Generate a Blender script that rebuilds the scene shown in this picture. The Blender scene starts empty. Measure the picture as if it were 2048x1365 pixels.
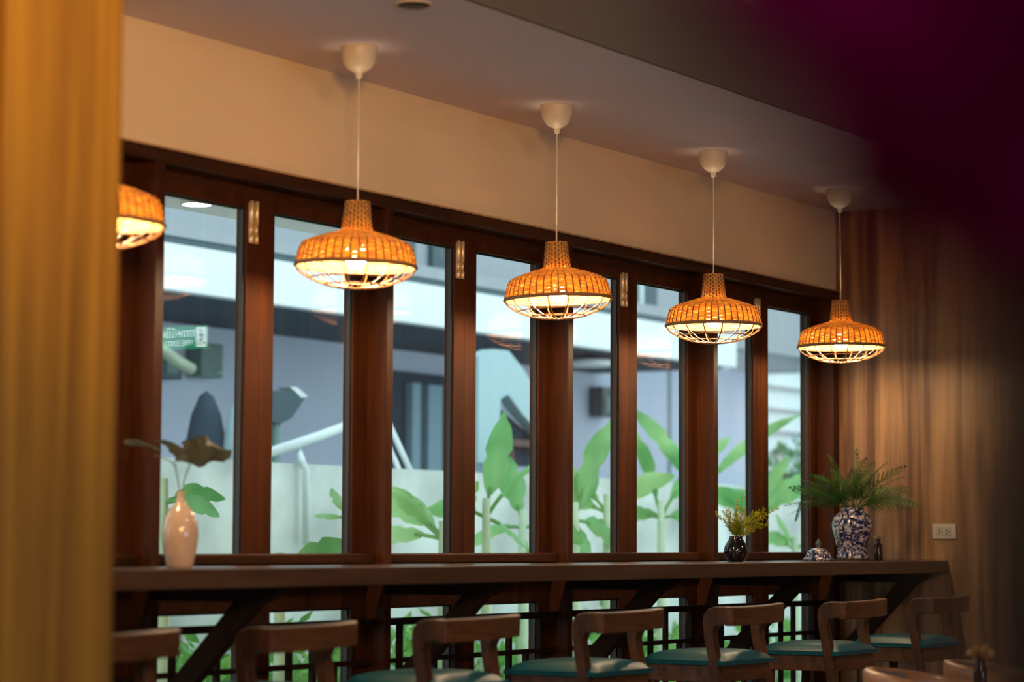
import bpy, bmesh, math, random
from mathutils import Vector, Matrix
random.seed(7)
PI = math.pi
C = bpy.context.scene.collection
SC = bpy.context.scene

# ------------------------------------------------------------------ camera
EYE = 1.15
FPX, PITCH, YAW, ROLL = 4947.95, .08081, .55499, .00471
fw = Vector((math.cos(YAW)*math.cos(PITCH), math.sin(YAW)*math.cos(PITCH), math.sin(PITCH)))
rt = Vector((math.sin(YAW), -math.cos(YAW), 0))
up = rt.cross(fw)
r2 = rt*math.cos(ROLL) + up*math.sin(ROLL)
u2 = -rt*math.sin(ROLL) + up*math.cos(ROLL)
cd = bpy.data.cameras.new('camera')
cd.sensor_width = 36; cd.lens = FPX/2048*36
cd.clip_start = .05; cd.clip_end = 200
cd.dof.use_dof = True; cd.dof.focus_distance = 10.5
cd.dof.aperture_fstop = (cd.lens/1000)/.042
cam = bpy.data.objects.new('camera', cd); C.objects.link(cam)
m = Matrix((r2, u2, -fw)).transposed().to_4x4(); m.translation = Vector((0, 0, EYE))
cam.matrix_world = m
SC.camera = cam

# ------------------------------------------------------------------ world, exposure
SC.view_settings.view_transform = 'Standard'
SC.view_settings.look = 'None'
SC.view_settings.gamma = 1
SC.view_settings.exposure = 0.0
SC.view_settings.use_curve_mapping = False
w = bpy.data.worlds.new('overcast_sky'); SC.world = w; w.use_nodes = True
bg = w.node_tree.nodes['Background']
bg.inputs[0].default_value = (.70, .88, .96, 1); bg.inputs[1].default_value = 2.35

# added spot fills, unseen and without fixtures, tuned for brightness
def spot(x, y, z, power, col, angle=120, blend=.6, target=None, size=.05):
    l = bpy.data.lights.new('fill_spot', 'SPOT'); l.energy = power; l.color = col
    l.spot_size = math.radians(angle); l.spot_blend = blend; l.shadow_soft_size = size
    o = bpy.data.objects.new('fill_spot', l); C.objects.link(o); o.location = (x, y, z)
    if target:
        o.rotation_euler = (Vector(target)-Vector((x, y, z))).to_track_quat('-Z', 'Y').to_euler()
    return o
WARM = (1, .50, .16); SOFT = (1, .74, .52)
SPOTS = [  # x, y, power, colour, angle, target
    (3.75, 2.75, 4, (1, .55, .05), 80, (3.9, 3.5, 1.4)),
    (10.6, 1.8, 75, (1, .80, .66), 60, (9.6, 4.3, .7)),
    (6.5, 1.6, 45, SOFT, 120, (7.5, 3.5, 0)),
]
for (x, y, p, c, a, t) in SPOTS:
    spot(x, y, 3.12, p, c, a, .7, t)
def area(x, y, z, target, w_, h_, power, col, name):
    al = bpy.data.lights.new(name, 'AREA'); al.shape = 'RECTANGLE'; al.size = w_; al.size_y = h_
    al.energy = power; al.color = col
    ao = bpy.data.objects.new(name, al); C.objects.link(ao); ao.location = (x, y, z)
    ao.rotation_euler = (Vector(target)-Vector((x, y, z))).to_track_quat('-Z', 'Y').to_euler()
# added warm fills out of view, without fixtures: plaster, flowers, general
wl = spot(1.8, .8, 2.3, 690, (1, .50, .14), 52, 1, (6.5, 5.2, 3.0), .25); wl.name = 'plaster_fill'
spot(-.2, -.5, 3.1, 45, (1, .80, .72), 50, .8, (.62, .10, 1.2))
area(2.5, -.5, 2.9, (7, 4, 1.0), .9, .5, 50, (1, .62, .36), 'warm_fill')
# added cool fill aimed up at the ceiling; no window is built here
area(5.0, -2.9, 1.5, (6.5, 1.5, 4.6), 5, 1.6, 85, (.86, .90, 1.0), 'cool_fill')

# ------------------------------------------------------------------ materials
M = {}
def nt(name):
    mm = bpy.data.materials.new(name); mm.use_nodes = True
    t = mm.node_tree; b = t.nodes['Principled BSDF']; M[name] = mm
    return mm, t, b
def plain(name, col, rough=.5, var=0, scale=8, metal=0, coat=0, spec=.5, bump=0, sheen=0):
    mm, t, b = nt(name)
    b.inputs['Base Color'].default_value = (*col, 1); b.inputs['Roughness'].default_value = rough
    b.inputs['Metallic'].default_value = metal; b.inputs['Coat Weight'].default_value = coat
    b.inputs['Specular IOR Level'].default_value = spec
    if var or bump:
        tc = t.nodes.new('ShaderNodeTexCoord'); n = t.nodes.new('ShaderNodeTexNoise')
        n.inputs['Scale'].default_value = scale; n.inputs['Detail'].default_value = 5
        t.links.new(tc.outputs['Object'], n.inputs['Vector'])
        if var:
            r = t.nodes.new('ShaderNodeValToRGB')
            r.color_ramp.elements[0].position = .3; r.color_ramp.elements[1].position = .7
            r.color_ramp.elements[0].color = (*[c*(1-var) for c in col], 1)
            r.color_ramp.elements[1].color = (*[min(1, c*(1+var)) for c in col], 1)
            t.links.new(n.outputs['Fac'], r.inputs['Fac']); t.links.new(r.outputs['Color'], b.inputs['Base Color'])
        if bump:
            bp = t.nodes.new('ShaderNodeBump'); bp.inputs['Strength'].default_value = bump
            bp.inputs['Distance'].default_value = .004
            t.links.new(n.outputs['Fac'], bp.inputs['Height']); t.links.new(bp.outputs['Normal'], b.inputs['Normal'])
    return mm
def wood(name, dark, light, stretch=(1, 1, 1), scale=9, rough=.35, coat=0, contrast=(.35, .7), rings=None):
    """grain runs along the axis with the small stretch value"""
    mm, t, b = nt(name)
    tc = t.nodes.new('ShaderNodeTexCoord'); mp = t.nodes.new('ShaderNodeMapping')
    mp.inputs['Scale'].default_value = stretch
    t.links.new(tc.outputs['Object'], mp.inputs['Vector'])
    n1 = t.nodes.new('ShaderNodeTexNoise'); n1.inputs['Scale'].default_value = scale; n1.inputs['Detail'].default_value = 7
    n1.inputs['Roughness'].default_value = .6; n1.inputs['Distortion'].default_value = .6
    n2 = t.nodes.new('ShaderNodeTexNoise'); n2.inputs['Scale'].default_value = scale*6; n2.inputs['Detail'].default_value = 3
    for n in (n1, n2): t.links.new(mp.outputs['Vector'], n.inputs['Vector'])
    mx = t.nodes.new('ShaderNodeMath'); mx.operation = 'MULTIPLY_ADD'; mx.inputs[1].default_value = .25
    t.links.new(n2.outputs['Fac'], mx.inputs[0]); 
    m2 = t.nodes.new('ShaderNodeMath'); m2.operation = 'MULTIPLY'; m2.inputs[1].default_value = .75
    t.links.new(n1.outputs['Fac'], m2.inputs[0]); t.links.new(m2.outputs[0], mx.inputs[2])
    r = t.nodes.new('ShaderNodeValToRGB')
    r.color_ramp.elements[0].position = contrast[0]; r.color_ramp.elements[1].position = contrast[1]
    r.color_ramp.elements[0].color = (*dark, 1); r.color_ramp.elements[1].color = (*light, 1)
    t.links.new(mx.outputs[0], r.inputs['Fac']); t.links.new(r.outputs['Color'], b.inputs['Base Color'])
    b.inputs['Roughness'].default_value = rough; b.inputs['Coat Weight'].default_value = coat
    b.inputs['Coat Roughness'].default_value = .15
    bp = t.nodes.new('ShaderNodeBump'); bp.inputs['Strength'].default_value = .15; bp.inputs['Distance'].default_value = .002
    t.links.new(mx.outputs[0], bp.inputs['Height']); t.links.new(bp.outputs['Normal'], b.inputs['Normal'])
    return mm
def leafmat(name, a, b_, rough=.4, scale=6, trans=.35):
    mm, t, b = nt(name)
    tc = t.nodes.new('ShaderNodeTexCoord'); n = t.nodes.new('ShaderNodeTexNoise'); n.inputs['Scale'].default_value = scale
    t.links.new(tc.outputs['Object'], n.inputs['Vector'])
    r = t.nodes.new('ShaderNodeValToRGB'); r.color_ramp.elements[0].position = .35; r.color_ramp.elements[1].position = .68
    r.color_ramp.elements[0].color = (*a, 1); r.color_ramp.elements[1].color = (*b_, 1)
    t.links.new(n.outputs['Fac'], r.inputs['Fac']); t.links.new(r.outputs['Color'], b.inputs['Base Color'])
    b.inputs['Roughness'].default_value = rough
    tr = t.nodes.new('ShaderNodeBsdfTranslucent'); t.links.new(r.outputs['Color'], tr.inputs['Color'])
    mx = t.nodes.new('ShaderNodeMixShader'); mx.inputs[0].default_value = trans
    out = t.nodes['Material Output']
    t.links.new(b.outputs[0], mx.inputs[1]); t.links.new(tr.outputs[0], mx.inputs[2]); t.links.new(mx.outputs[0], out.inputs['Surface'])
    return mm
def emit(name, col, s):
    mm, t, b = nt(name)
    b.inputs['Base Color'].default_value = (*[min(1, c) for c in col], 1)
    b.inputs['Emission Color'].default_value = (*col, 1); b.inputs['Emission Strength'].default_value = s
    return mm

plain('plaster', (.78, .63, .43), .85, .03, 2.5, bump=.1)
plain('ceiling_paint', (.72, .68, .80), .8, .02, 1.5)
plain('fascia_dark', (.13, .115, .105), .85)  # one even tone, darker than the ceiling
plain('plaster_room', (.42, .36, .30), .9)
wood('door_wood', (.022, .0048, .0009), (.080, .0205, .0036), (1, 1, .07), 14, .5, 0)
wood('header_wood', (.022, .007, .0025), (.070, .024, .008), (.07, 1, 1), 14, .40, 0)
plain('lip_highlight', (.42, .27, .14), .5)
wood('counter_wood', (.052, .026, .015), (.115, .060, .038), (.10, 1, 1), 9, .33, .1)
wood('brace_wood', (.012, .006, .0035), (.032, .016, .010), (1, .3, .3), 10, .75)
wood('stool_wood', (.022, .008, .003), (.15, .060, .024), (1, 1, .13), 13, .38, .1)
wood('rail_wood', (.028, .011, .004), (.17, .070, .028), (.13, 1, 1), 13, .36, .15)
wood('chair_wood', (.26, .11, .045), (.55, .28, .13), (.4, .4, 1), 9, .35, .2)
wood('laminate', (.12, .050, .020), (.48, .255, .112), (1, 1, .045), 6.5, .5, 0, (.38, .60))
wood('pillar_wood', (.14, .060, .004), (.43, .24, .022), (1, 1, .035), 8, .55, 0, (.36, .66))
plain('floor_tile', (.10, .075, .055), .45, .2, 3)
plain('rubber', (.015, .016, .017), .5)
plain('chrome', (.95, .80, .55), .42, metal=.6)
plain('white_plastic', (.62, .54, .44), .4)
plain('cord_white', (.78, .70, .60), .5)
plain('teal_leather', (.0005, .075, .105), .40, .12, 30, bump=.15)
plain('grey_leather', (.16, .13, .11), .4)
plain('white_ceramic', (.66, .50, .38), .12, coat=.5)
plain('black_glaze', (.004, .004, .005), .08, coat=.6)
plain('brown_glass', (.045, .012, .004), .1, coat=.4)
plain('dried_flower', (.80, .56, .30), .9)
plain('slate_glaze', (.055, .060, .078), .45)
plain('socket_white', (.72, .62, .52), .3, coat=.3)
plain('dark_hole', (.03, .02, .015), .7)
plain('black_lens', (.004, .004, .004), .4)
plain('rib_cane', (.10, .045, .016), .5, .2, 60)
plain('rim_cane', (.28, .15, .07), .5, .15, 60)
plain('wire_cane', (.24, .10, .035), .45, .15, 60)
plain('foam_brown', (.05, .03, .02), .8)
leafmat('fern_leaf', (.014, .062, .010), (.08, .20, .03), .45, 18, .25)
leafmat('yellow_sprig', (.28, .32, .01), (.62, .58, .03), .5, 25, .3)
leafmat('dark_leaf', (.004, .014, .005), (.018, .018, .006), .6, 14, .15)
leafmat('purple_petal', (.50, .0, .24), (.85, .0, .45), .5, 20, .3)
leafmat('banana_leaf', (.10, .36, .10), (.34, .68, .26), .4, 3, .45)
leafmat('banana_leaf_pale', (.24, .54, .16), (.52, .82, .38), .4, 3, .45)
plain('banana_stem', (.46, .60, .38), .5, .2, 6)
plain('stem_green', (.08, .09, .04), .5)
leafmat('shrub_leaf', (.05, .26, .04), (.30, .58, .14), .5, 4, .35)
leafmat('tree_leaf', (.06, .28, .14), (.26, .58, .32), .5, 3, .3)
plain('pale_ground', (.56, .58, .52), .9, .12, 3)  # pale concrete tone, raised to bounce light onto soffit and house wall
plain('concrete', (.55, .60, .555), .85, .34, 1.9, bump=.4)
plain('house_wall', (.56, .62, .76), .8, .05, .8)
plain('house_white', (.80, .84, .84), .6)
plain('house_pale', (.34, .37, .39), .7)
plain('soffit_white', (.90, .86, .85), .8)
plain('dark_metal', (.04, .085, .10), .5)
plain('meter_grey', (.12, .22, .20), .5)
plain('pvc_white', (.66, .74, .74), .5)
plain('pale_tarp', (.38, .54, .56), .6)
plain('curtain_pale', (.26, .40, .48), .8)
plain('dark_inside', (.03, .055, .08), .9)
plain('brown_wood_old', (.12, .07, .06), .8)
plain('siding', (.80, .90, .90), .6)
plain('red_plastic', (.55, .12, .1), .5)
plain('hose_green', (.42, .50, .36), .5)
emit('bulb_glow', (1, .76, .46), 380)
emit('eave_light', (1, .96, .98), 25)

for nm_, sp_ in (('door_wood', .22), ('header_wood', .25), ('teal_leather', .28), ('brace_wood', .15), ('stool_wood', .35), ('rail_wood', .35), ('counter_wood', .4)):
    M[nm_].node_tree.nodes['Principled BSDF'].inputs['Specular IOR Level'].default_value = sp_

def weave_mat():
    mm, t, b = nt('woven_cane')
    tc = t.nodes.new('ShaderNodeTexCoord'); n = t.nodes.new('ShaderNodeTexNoise'); n.inputs['Scale'].default_value = 55
    t.links.new(tc.outputs['Object'], n.inputs['Vector'])
    r = t.nodes.new('ShaderNodeValToRGB'); r.color_ramp.elements[0].position = .3; r.color_ramp.elements[1].position = .7
    r.color_ramp.elements[0].color = (.66, .40, .12, 1); r.color_ramp.elements[1].color = (.92, .66, .26, 1)
    t.links.new(n.outputs['Fac'], r.inputs['Fac']); t.links.new(r.outputs['Color'], b.inputs['Base Color'])
    b.inputs['Roughness'].default_value = .5
    mp = t.nodes.new('ShaderNodeMapping'); mp.inputs['Scale'].default_value = (22, 22, 120)
    t.links.new(tc.outputs['Object'], mp.inputs['Vector'])
    n2 = t.nodes.new('ShaderNodeTexNoise'); n2.inputs['Scale'].default_value = 1; n2.inputs['Detail'].default_value = 1
    t.links.new(mp.outputs['Vector'], n2.inputs['Vector'])
    r2_ = t.nodes.new('ShaderNodeValToRGB'); r2_.color_ramp.elements[0].position = .38; r2_.color_ramp.elements[1].position = .62
    r2_.color_ramp.elements[0].color = (.62, .30, .04, 1); r2_.color_ramp.elements[1].color = (1, .74, .18, 1)
    t.links.new(n2.outputs['Fac'], r2_.inputs['Fac'])
    tr = t.nodes.new('ShaderNodeBsdfTranslucent'); t.links.new(r2_.outputs['Color'], tr.inputs['Color'])
    mx = t.nodes.new('ShaderNodeMixShader'); mx.inputs[0].default_value = .5
    out = t.nodes['Material Output']
    t.links.new(b.outputs[0], mx.inputs[1]); t.links.new(tr.outputs[0], mx.inputs[2]); t.links.new(mx.outputs[0], out.inputs['Surface'])
weave_mat()

def glass_mat():
    mm, t, b = nt('window_glass'); t.nodes.remove(b)
    lw = t.nodes.new('ShaderNodeLayerWeight'); lw.inputs['Blend'].default_value = .5
    p = t.nodes.new('ShaderNodeMath'); p.operation = 'POWER'; p.inputs[1].default_value = 4
    t.links.new(lw.outputs['Facing'], p.inputs[0])
    ma = t.nodes.new('ShaderNodeMath'); ma.operation = 'MULTIPLY_ADD'; ma.inputs[1].default_value = .92; ma.inputs[2].default_value = .06
    t.links.new(p.outputs[0], ma.inputs[0])
    tr = t.nodes.new('ShaderNodeBsdfTransparent'); tr.inputs['Color'].default_value = (.97, .99, .985, 1)
    gl = t.nodes.new('ShaderNodeBsdfGlossy'); gl.inputs['Roughness'].default_value = 0
    mx = t.nodes.new('ShaderNodeMixShader'); out = t.nodes['Material Output']
    t.links.new(ma.outputs[0], mx.inputs[0]); t.links.new(tr.outputs[0], mx.inputs[1]); t.links.new(gl.outputs[0], mx.inputs[2])
    t.links.new(mx.outputs[0], out.inputs['Surface'])
glass_mat()

def porcelain():
    mm, t, b = nt('blue_white_porcelain')
    tc = t.nodes.new('ShaderNodeTexCoord')
    n = t.nodes.new('ShaderNodeTexNoise'); n.inputs['Scale'].default_value = 50; n.inputs['Detail'].default_value = 2; n.inputs['Distortion'].default_value = 2.2
    t.links.new(tc.outputs['Object'], n.inputs['Vector'])
    v = t.nodes.new('ShaderNodeTexVoronoi'); v.inputs['Scale'].default_value = 13
    t.links.new(tc.outputs['Object'], v.inputs['Vector'])
    s = t.nodes.new('ShaderNodeMath'); s.operation = 'MULTIPLY'; s.inputs[1].default_value = 26
    t.links.new(v.outputs['Distance'], s.inputs[0])
    sn = t.nodes.new('ShaderNodeMath'); sn.operation = 'SINE'; t.links.new(s.outputs[0], sn.inputs[0])
    a = t.nodes.new('ShaderNodeMath'); a.operation = 'MULTIPLY_ADD'; a.inputs[1].default_value = .075
    t.links.new(sn.outputs[0], a.inputs[0]); t.links.new(n.outputs['Fac'], a.inputs[2])
    r = t.nodes.new('ShaderNodeValToRGB'); e = r.color_ramp.elements
    e[0].position = .51; e[0].color = (.008, .014, .075, 1); e[1].position = .60; e[1].color = (.60, .52, .52, 1)
    t.links.new(a.outputs[0], r.inputs['Fac']); t.links.new(r.outputs['Color'], b.inputs['Base Color'])
    b.inputs['Roughness'].default_value = .12; b.inputs['Coat Weight'].default_value = .5
porcelain()

# ------------------------------------------------------------------ mesh helpers
class MB:
    def __init__(s): s.v = []; s.f = []; s.sm = []
    def add(s, vs, fs, smooth=False):
        k = len(s.v); s.v += [tuple(p) for p in vs]; s.f += [tuple(i+k for i in f) for f in fs]; s.sm += [smooth]*len(fs); return s
    def box(s, x0, x1, y0, y1, z0, z1, b=0):
        if b <= 0:
            s.add([(x, y, z) for z in (z0, z1) for y in (y0, y1) for x in (x0, x1)],
                  [(0, 2, 3, 1), (4, 5, 7, 6), (0, 1, 5, 4), (2, 6, 7, 3), (0, 4, 6, 2), (1, 3, 7, 5)])
        else:
            bm = bmesh.new(); bmesh.ops.create_cube(bm, size=1)
            for q in bm.verts:
                q.co = Vector(((x0+x1)/2+q.co.x*(x1-x0), (y0+y1)/2+q.co.y*(y1-y0), (z0+z1)/2+q.co.z*(z1-z0)))
            bmesh.ops.bevel(bm, geom=bm.edges[:], offset=b, segments=2, affect='EDGES', profile=.5)
            bm.verts.index_update()
            s.add([q.co[:] for q in bm.verts], [[q.index for q in f.verts] for f in bm.faces]); bm.free()
        return s
    def tube(s, pts, rad, n=8, cap=True, closed=False, flat=1.0):
        pts = [Vector(p) for p in pts]; N = len(pts)
        rr = rad if isinstance(rad, (list, tuple)) else [rad]*N
        vs = []; prev = None
        for i, p in enumerate(pts):
            if closed: d = pts[(i+1) % N]-pts[i-1]
            else: d = pts[min(i+1, N-1)]-pts[max(i-1, 0)]
            d.normalize()
            if prev is None:
                a = Vector((0, 0, 1)) if abs(d.z) < .9 else Vector((1, 0, 0))
                u = d.cross(a).normalized()
            else:
                u = (prev-d*prev.dot(d)).normalized()
            prev = u; v = d.cross(u)
            for k in range(n):
                t = 2*PI*k/n; vs.append(p+u*math.cos(t)*rr[i]+v*math.sin(t)*rr[i]*flat)
        fs = []
        for i in range(N if closed else N-1):
            j = (i+1) % N
            for k in range(n): fs.append((i*n+k, i*n+(k+1) % n, j*n+(k+1) % n, j*n+k))
        if cap and not closed: fs += [tuple(range(n))[::-1], tuple((N-1)*n+k for k in range(n))]
        return s.add(vs, fs, True)
    def lathe(s, prof, n=40, c=(0, 0, 0), cap=True):
        vs = []; fs = []
        for (r, z) in prof:
            for k in range(n): t = 2*PI*k/n; vs.append((c[0]+r*math.cos(t), c[1]+r*math.sin(t), c[2]+z))
        for i in range(len(prof)-1):
            for k in range(n): fs.append((i*n+k, i*n+(k+1) % n, (i+1)*n+(k+1) % n, (i+1)*n+k))
        if cap:
            if prof[0][0] > 1e-4: fs.append(tuple(range(n))[::-1])
            if prof[-1][0] > 1e-4: fs.append(tuple((len(prof)-1)*n+k for k in range(n)))
        return s.add(vs, fs, True)
    def prism(s, poly, a0, a1, axis='x'):
        """poly in the two other axes, extruded along axis"""
        def P(u, v, a): return (a, u, v) if axis == 'x' else ((u, a, v) if axis == 'y' else (u, v, a))
        n = len(poly)
        vs = [P(u, v, a0) for u, v in poly]+[P(u, v, a1) for u, v in poly]
        fs = [tuple(range(n))[::-1], tuple(range(n, 2*n))]+[(i, (i+1) % n, n+(i+1) % n, n+i) for i in range(n)]
        return s.add(vs, fs)
    def build(s, name, mt, parent=None, loc=(0, 0, 0), rot=(0, 0, 0), bevel=0):
        me = bpy.data.meshes.new(name); me.from_pydata(s.v, [], s.f); me.update()
        me.polygons.foreach_set('use_smooth', s.sm)
        bm = bmesh.new(); bm.from_mesh(me); bmesh.ops.recalc_face_normals(bm, faces=bm.faces[:]); bm.to_mesh(me); bm.free()
        me.materials.append(M[mt] if isinstance(mt, str) else mt)
        o = bpy.data.objects.new(name, me); C.objects.link(o); o.location = loc; o.rotation_euler = rot
        if parent: o.parent = parent
        if bevel:
            q = o.modifiers.new('bevel', 'BEVEL'); q.width = bevel; q.segments = 2; q.limit_method = 'ANGLE'
        return o
def tag(o, label, cat, group=None, kind=None):
    o['label'] = label; o['category'] = cat
    if group: o['group'] = group
    if kind: o['kind'] = kind
    return o
def struct(o): o['kind'] = 'structure'; return o
def empty(name, loc, rz=0):
    o = bpy.data.objects.new(name, None); C.objects.link(o); o.location = loc; o.rotation_euler = (0, 0, rz); o.empty_display_size = .1; return o
def thing(name, label, cat, loc=(0, 0, 0), rz=0, group=None): return tag(empty(name, loc, rz), label, cat, group)
def dup(root, loc, rz, label):
    r = root.copy(); C.objects.link(r); r.location = loc; r.rotation_euler = (0, 0, rz); r['label'] = label
    for ch in list(root.children):
        c = ch.copy(); C.objects.link(c); c.parent = r
        for g in ch.children:
            d = g.copy(); C.objects.link(d); d.parent = c
    return r

# ------------------------------------------------------------------ room shell
XE = 11.58; ZC = 2.843; ZM = 3.2; YW = 5.23
XP = [4.922+1.326*k for k in range(5)]           # right faces of the timber posts (last one meets the end wall)
struct(MB().box(-1.6, XE+.2, -3.2, 5.43, -.1, 0).build('floor', 'floor_tile'))
struct(MB().box(-1.6, XP[0]-.045, YW, 5.43, 0, ZC).box(XP[0]-.045, XE, YW, 5.43, 2.429, ZC).build('wall_back', 'plaster'))
mb = MB().box(-1.6, XE+.2, 4.16, 5.43, ZC, ZM+.1).box(-1.6, XE+.2, -3.2, 4.16, ZM, ZM+.1)
struct(mb.build('ceiling', 'ceiling_paint'))
mb = MB().box(XE, XE+.2, -3.2, 5.43, 0, 1.064).box(XE, XE+.2, -3.2, 5.43, 1.067, ZM).box(XE+.003, XE+.2, -3.2, 5.43, 1.064, 1.067)
struct(mb.build('wall_right', 'laminate'))
struct(MB().box(-1.6, XE+.2, -3.3, -3.2, 0, ZM).build('wall_front', 'plaster_room'))
struct(MB().box(-1.7, -1.6, -3.2, 5.43, 0, ZM).build('wall_side', 'plaster_room'))
mb = MB().box(3.683, 4.045, 3.50, 3.95, 0, ZM, .004).box(3.30, 3.672, 3.52, 3.95, 0, ZM, .004).box(3.6, 3.7, 3.53, 3.94, 0, ZM)
struct(mb.build('wall_left', 'pillar_wood'))

# timber header, posts
mb = MB().box(XP[0]-.05, XE, 5.215, 5.34, 2.386, 2.429).box(XP[0]-.05, XE, 5.315, 5.43, 2.350, 2.387)
struct(MB().box(XP[0]-.05, XE, 5.204, 5.232, 2.4292, 2.4362).build('trim_10', 'lip_highlight'))  # added strip, its pale colour paints in the lit header edge
struct(mb.build('trim_1', 'header_wood', bevel=.002))
for i, x in enumerate(XP):
    x1 = x; x0 = x-.045
    struct(MB().box(x0, x1, 5.215, 5.40, 0, 2.386).build('trim_%d' % (i+2), 'door_wood', bevel=.003))

struct(MB().box(XE-.075, XE-.001, 5.215, 5.40, 0, 2.386).build('trim_8', 'door_wood', bevel=.003))
struct(MB().box(-1.6, XE+.2, 4.145, 4.160, ZC, ZM).build('trim_9', 'fascia_dark'))

# ------------------------------------------------------------------ folding window leaves
def leaf(n, x0, x1, g0, g1, bolt):
    yf, yb, zt = 5.300, 5.345, 2.350
    fr = MB().box(x0, g0, yf, yb, .02, zt).box(g1, x1, yf, yb, .02, zt)
    fr.box(g0, g1, yf, yb, 2.306, zt).box(g0, g1, yf, yb, .903, 1.085).box(g0, g1, yf, yb, .02, .14)
    o = struct(fr.build('window_%d' % n, 'door_wood'))
    for (a, b) in ((1.085, 2.306), (.14, .903)):
        MB().box(g0-.003, g1+.003, 5.327, 5.333, a-.003, b+.003).build('glass_pane', 'window_glass', o)
        gk = MB(); t = .007
        gk.box(g0, g0+t, 5.318, 5.327, a, b).box(g1-t, g1, 5.311, 5.327, a, b).box(g0+t, g1-t, 5.318, 5.327, b-t, b).box(g0+t, g1-t, 5.318, 5.327, a, a+t)
        gk.build('glazing_gasket', 'rubber', o)
    if bolt is not None:
        b = MB(); bx = bolt
        for dx in (-.0145, .0145):
            z1 = 2.332
            b.tube([(bx+dx, yf-.009, z1), (bx+dx, yf-.009, z1-.085)], .0078, 10)
            b.tube([(bx+dx, yf-.008, z1-.088), (bx+dx, yf-.008, z1-.116)], .0062, 10)
            b.tube([(bx+dx, yf-.009, z1-.119), (bx+dx, yf-.009, z1-.150)], .0078, 10)
        b.box(bx-.0205, bx-.0085, yf-.003, yf+.001, 2.185, 2.325).box(bx+.0085, bx+.0205, yf-.003, yf+.001, 2.185, 2.325)
        q = b.build('slide_bolt', 'chrome', o); q['label'] = 'pair of brass slide bolts'
n = 1
for k in range(5):
    X = XP[k]; end = 1.281
    leaf(n, X, X+.6185, X+.09, X+.542, X+.572); n += 1
    leaf(n, X+.6195, X+(end if k < 4 else .0)+(0 if k < 4 else XE-.0755-XP[4]), X+.702, X+1.188, None); n += 1

# ledge boards and lattice railings between the posts
for k in range(5):
    x0 = XP[k]+.002; x1 = (XP[k+1]-.047) if k < 4 else XE-.077
    o = MB().box(x0, x1, 5.255, 5.299, 1.064, 1.103, .006).build('ledge_board', 'header_wood')
    tag(o, ['dark timber ledge board at the foot of the leftmost glass, mostly behind the pillar', 'dark timber ledge board along the window foot behind the white vase',
            'dark timber ledge board at the window foot under the third and fourth panes', 'dark timber ledge board at the window foot under the fifth and sixth panes', 'dark timber ledge board behind the small black vase, nearest the end wall'][k], 'ledge', 'ledge boards under the window glass')
    r = thing('lattice_railing', ['dark lattice railing below the counter at the far left, mostly behind the pillar', 'dark lattice railing below the counter under the white vase',
              'dark lattice railing below the counter under the third and fourth panes', 'dark lattice railing below the counter under the fifth and sixth panes', 'dark lattice railing below the counter nearest the end wall'][k], 'railing', (x0, 5.26, 0), 0, 'lattice railings in front of the lower glass')
    L = x1-x0
    for z0, z1, nm in ((.836, .862, 'top_rail'), (.695, .713, 'rail'), (.40, .418, 'rail'), (.20, .22, 'rail')):
        MB().box(0, L, 0, .028, z0, z1).build(nm, 'brace_wood', r)
    s = L/1.281
    for bx, z0, z1 in ((.14, .22, .84), (.375, .22, .84), (.52, .22, .84), (.78, .22, .84), (.92, .22, .84), (1.16, .22, .84), (.26, .22, .70), (1.05, .22, .70)):
        MB().box(bx*s-.010, bx*s+.010, .004, .024, z0, z1).build('lattice_bar', 'brace_wood', r)

# ------------------------------------------------------------------ bar counter
ct = thing('bar_counter', 'long dark wooden bar counter running under the windows to the end wall', 'counter', (4.2, 4.92, 0))
MB().box(-.4, XE-4.2-.001, -.287, .28, 1.005, 1.064).build('countertop', 'counter_wood', ct, bevel=.004)
for X in [x-.0225 for x in XP]+[XE-.045]:
    b = MB()
    yo = -4.92
    b.prism([(4.72+yo, 1.005), (5.213+yo, 1.005), (5.213+yo, .955), (4.76+yo, .955), (4.70+yo, .995)], X-4.2-.024, X-4.2+.024)
    b.prism([(4.755+yo, .975), (4.855+yo, .975), (5.213+yo, .610), (5.213+yo, .510)], X-4.2-.022, X-4.2+.022)
    b.build('bracket', 'brace_wood', ct)

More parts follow.
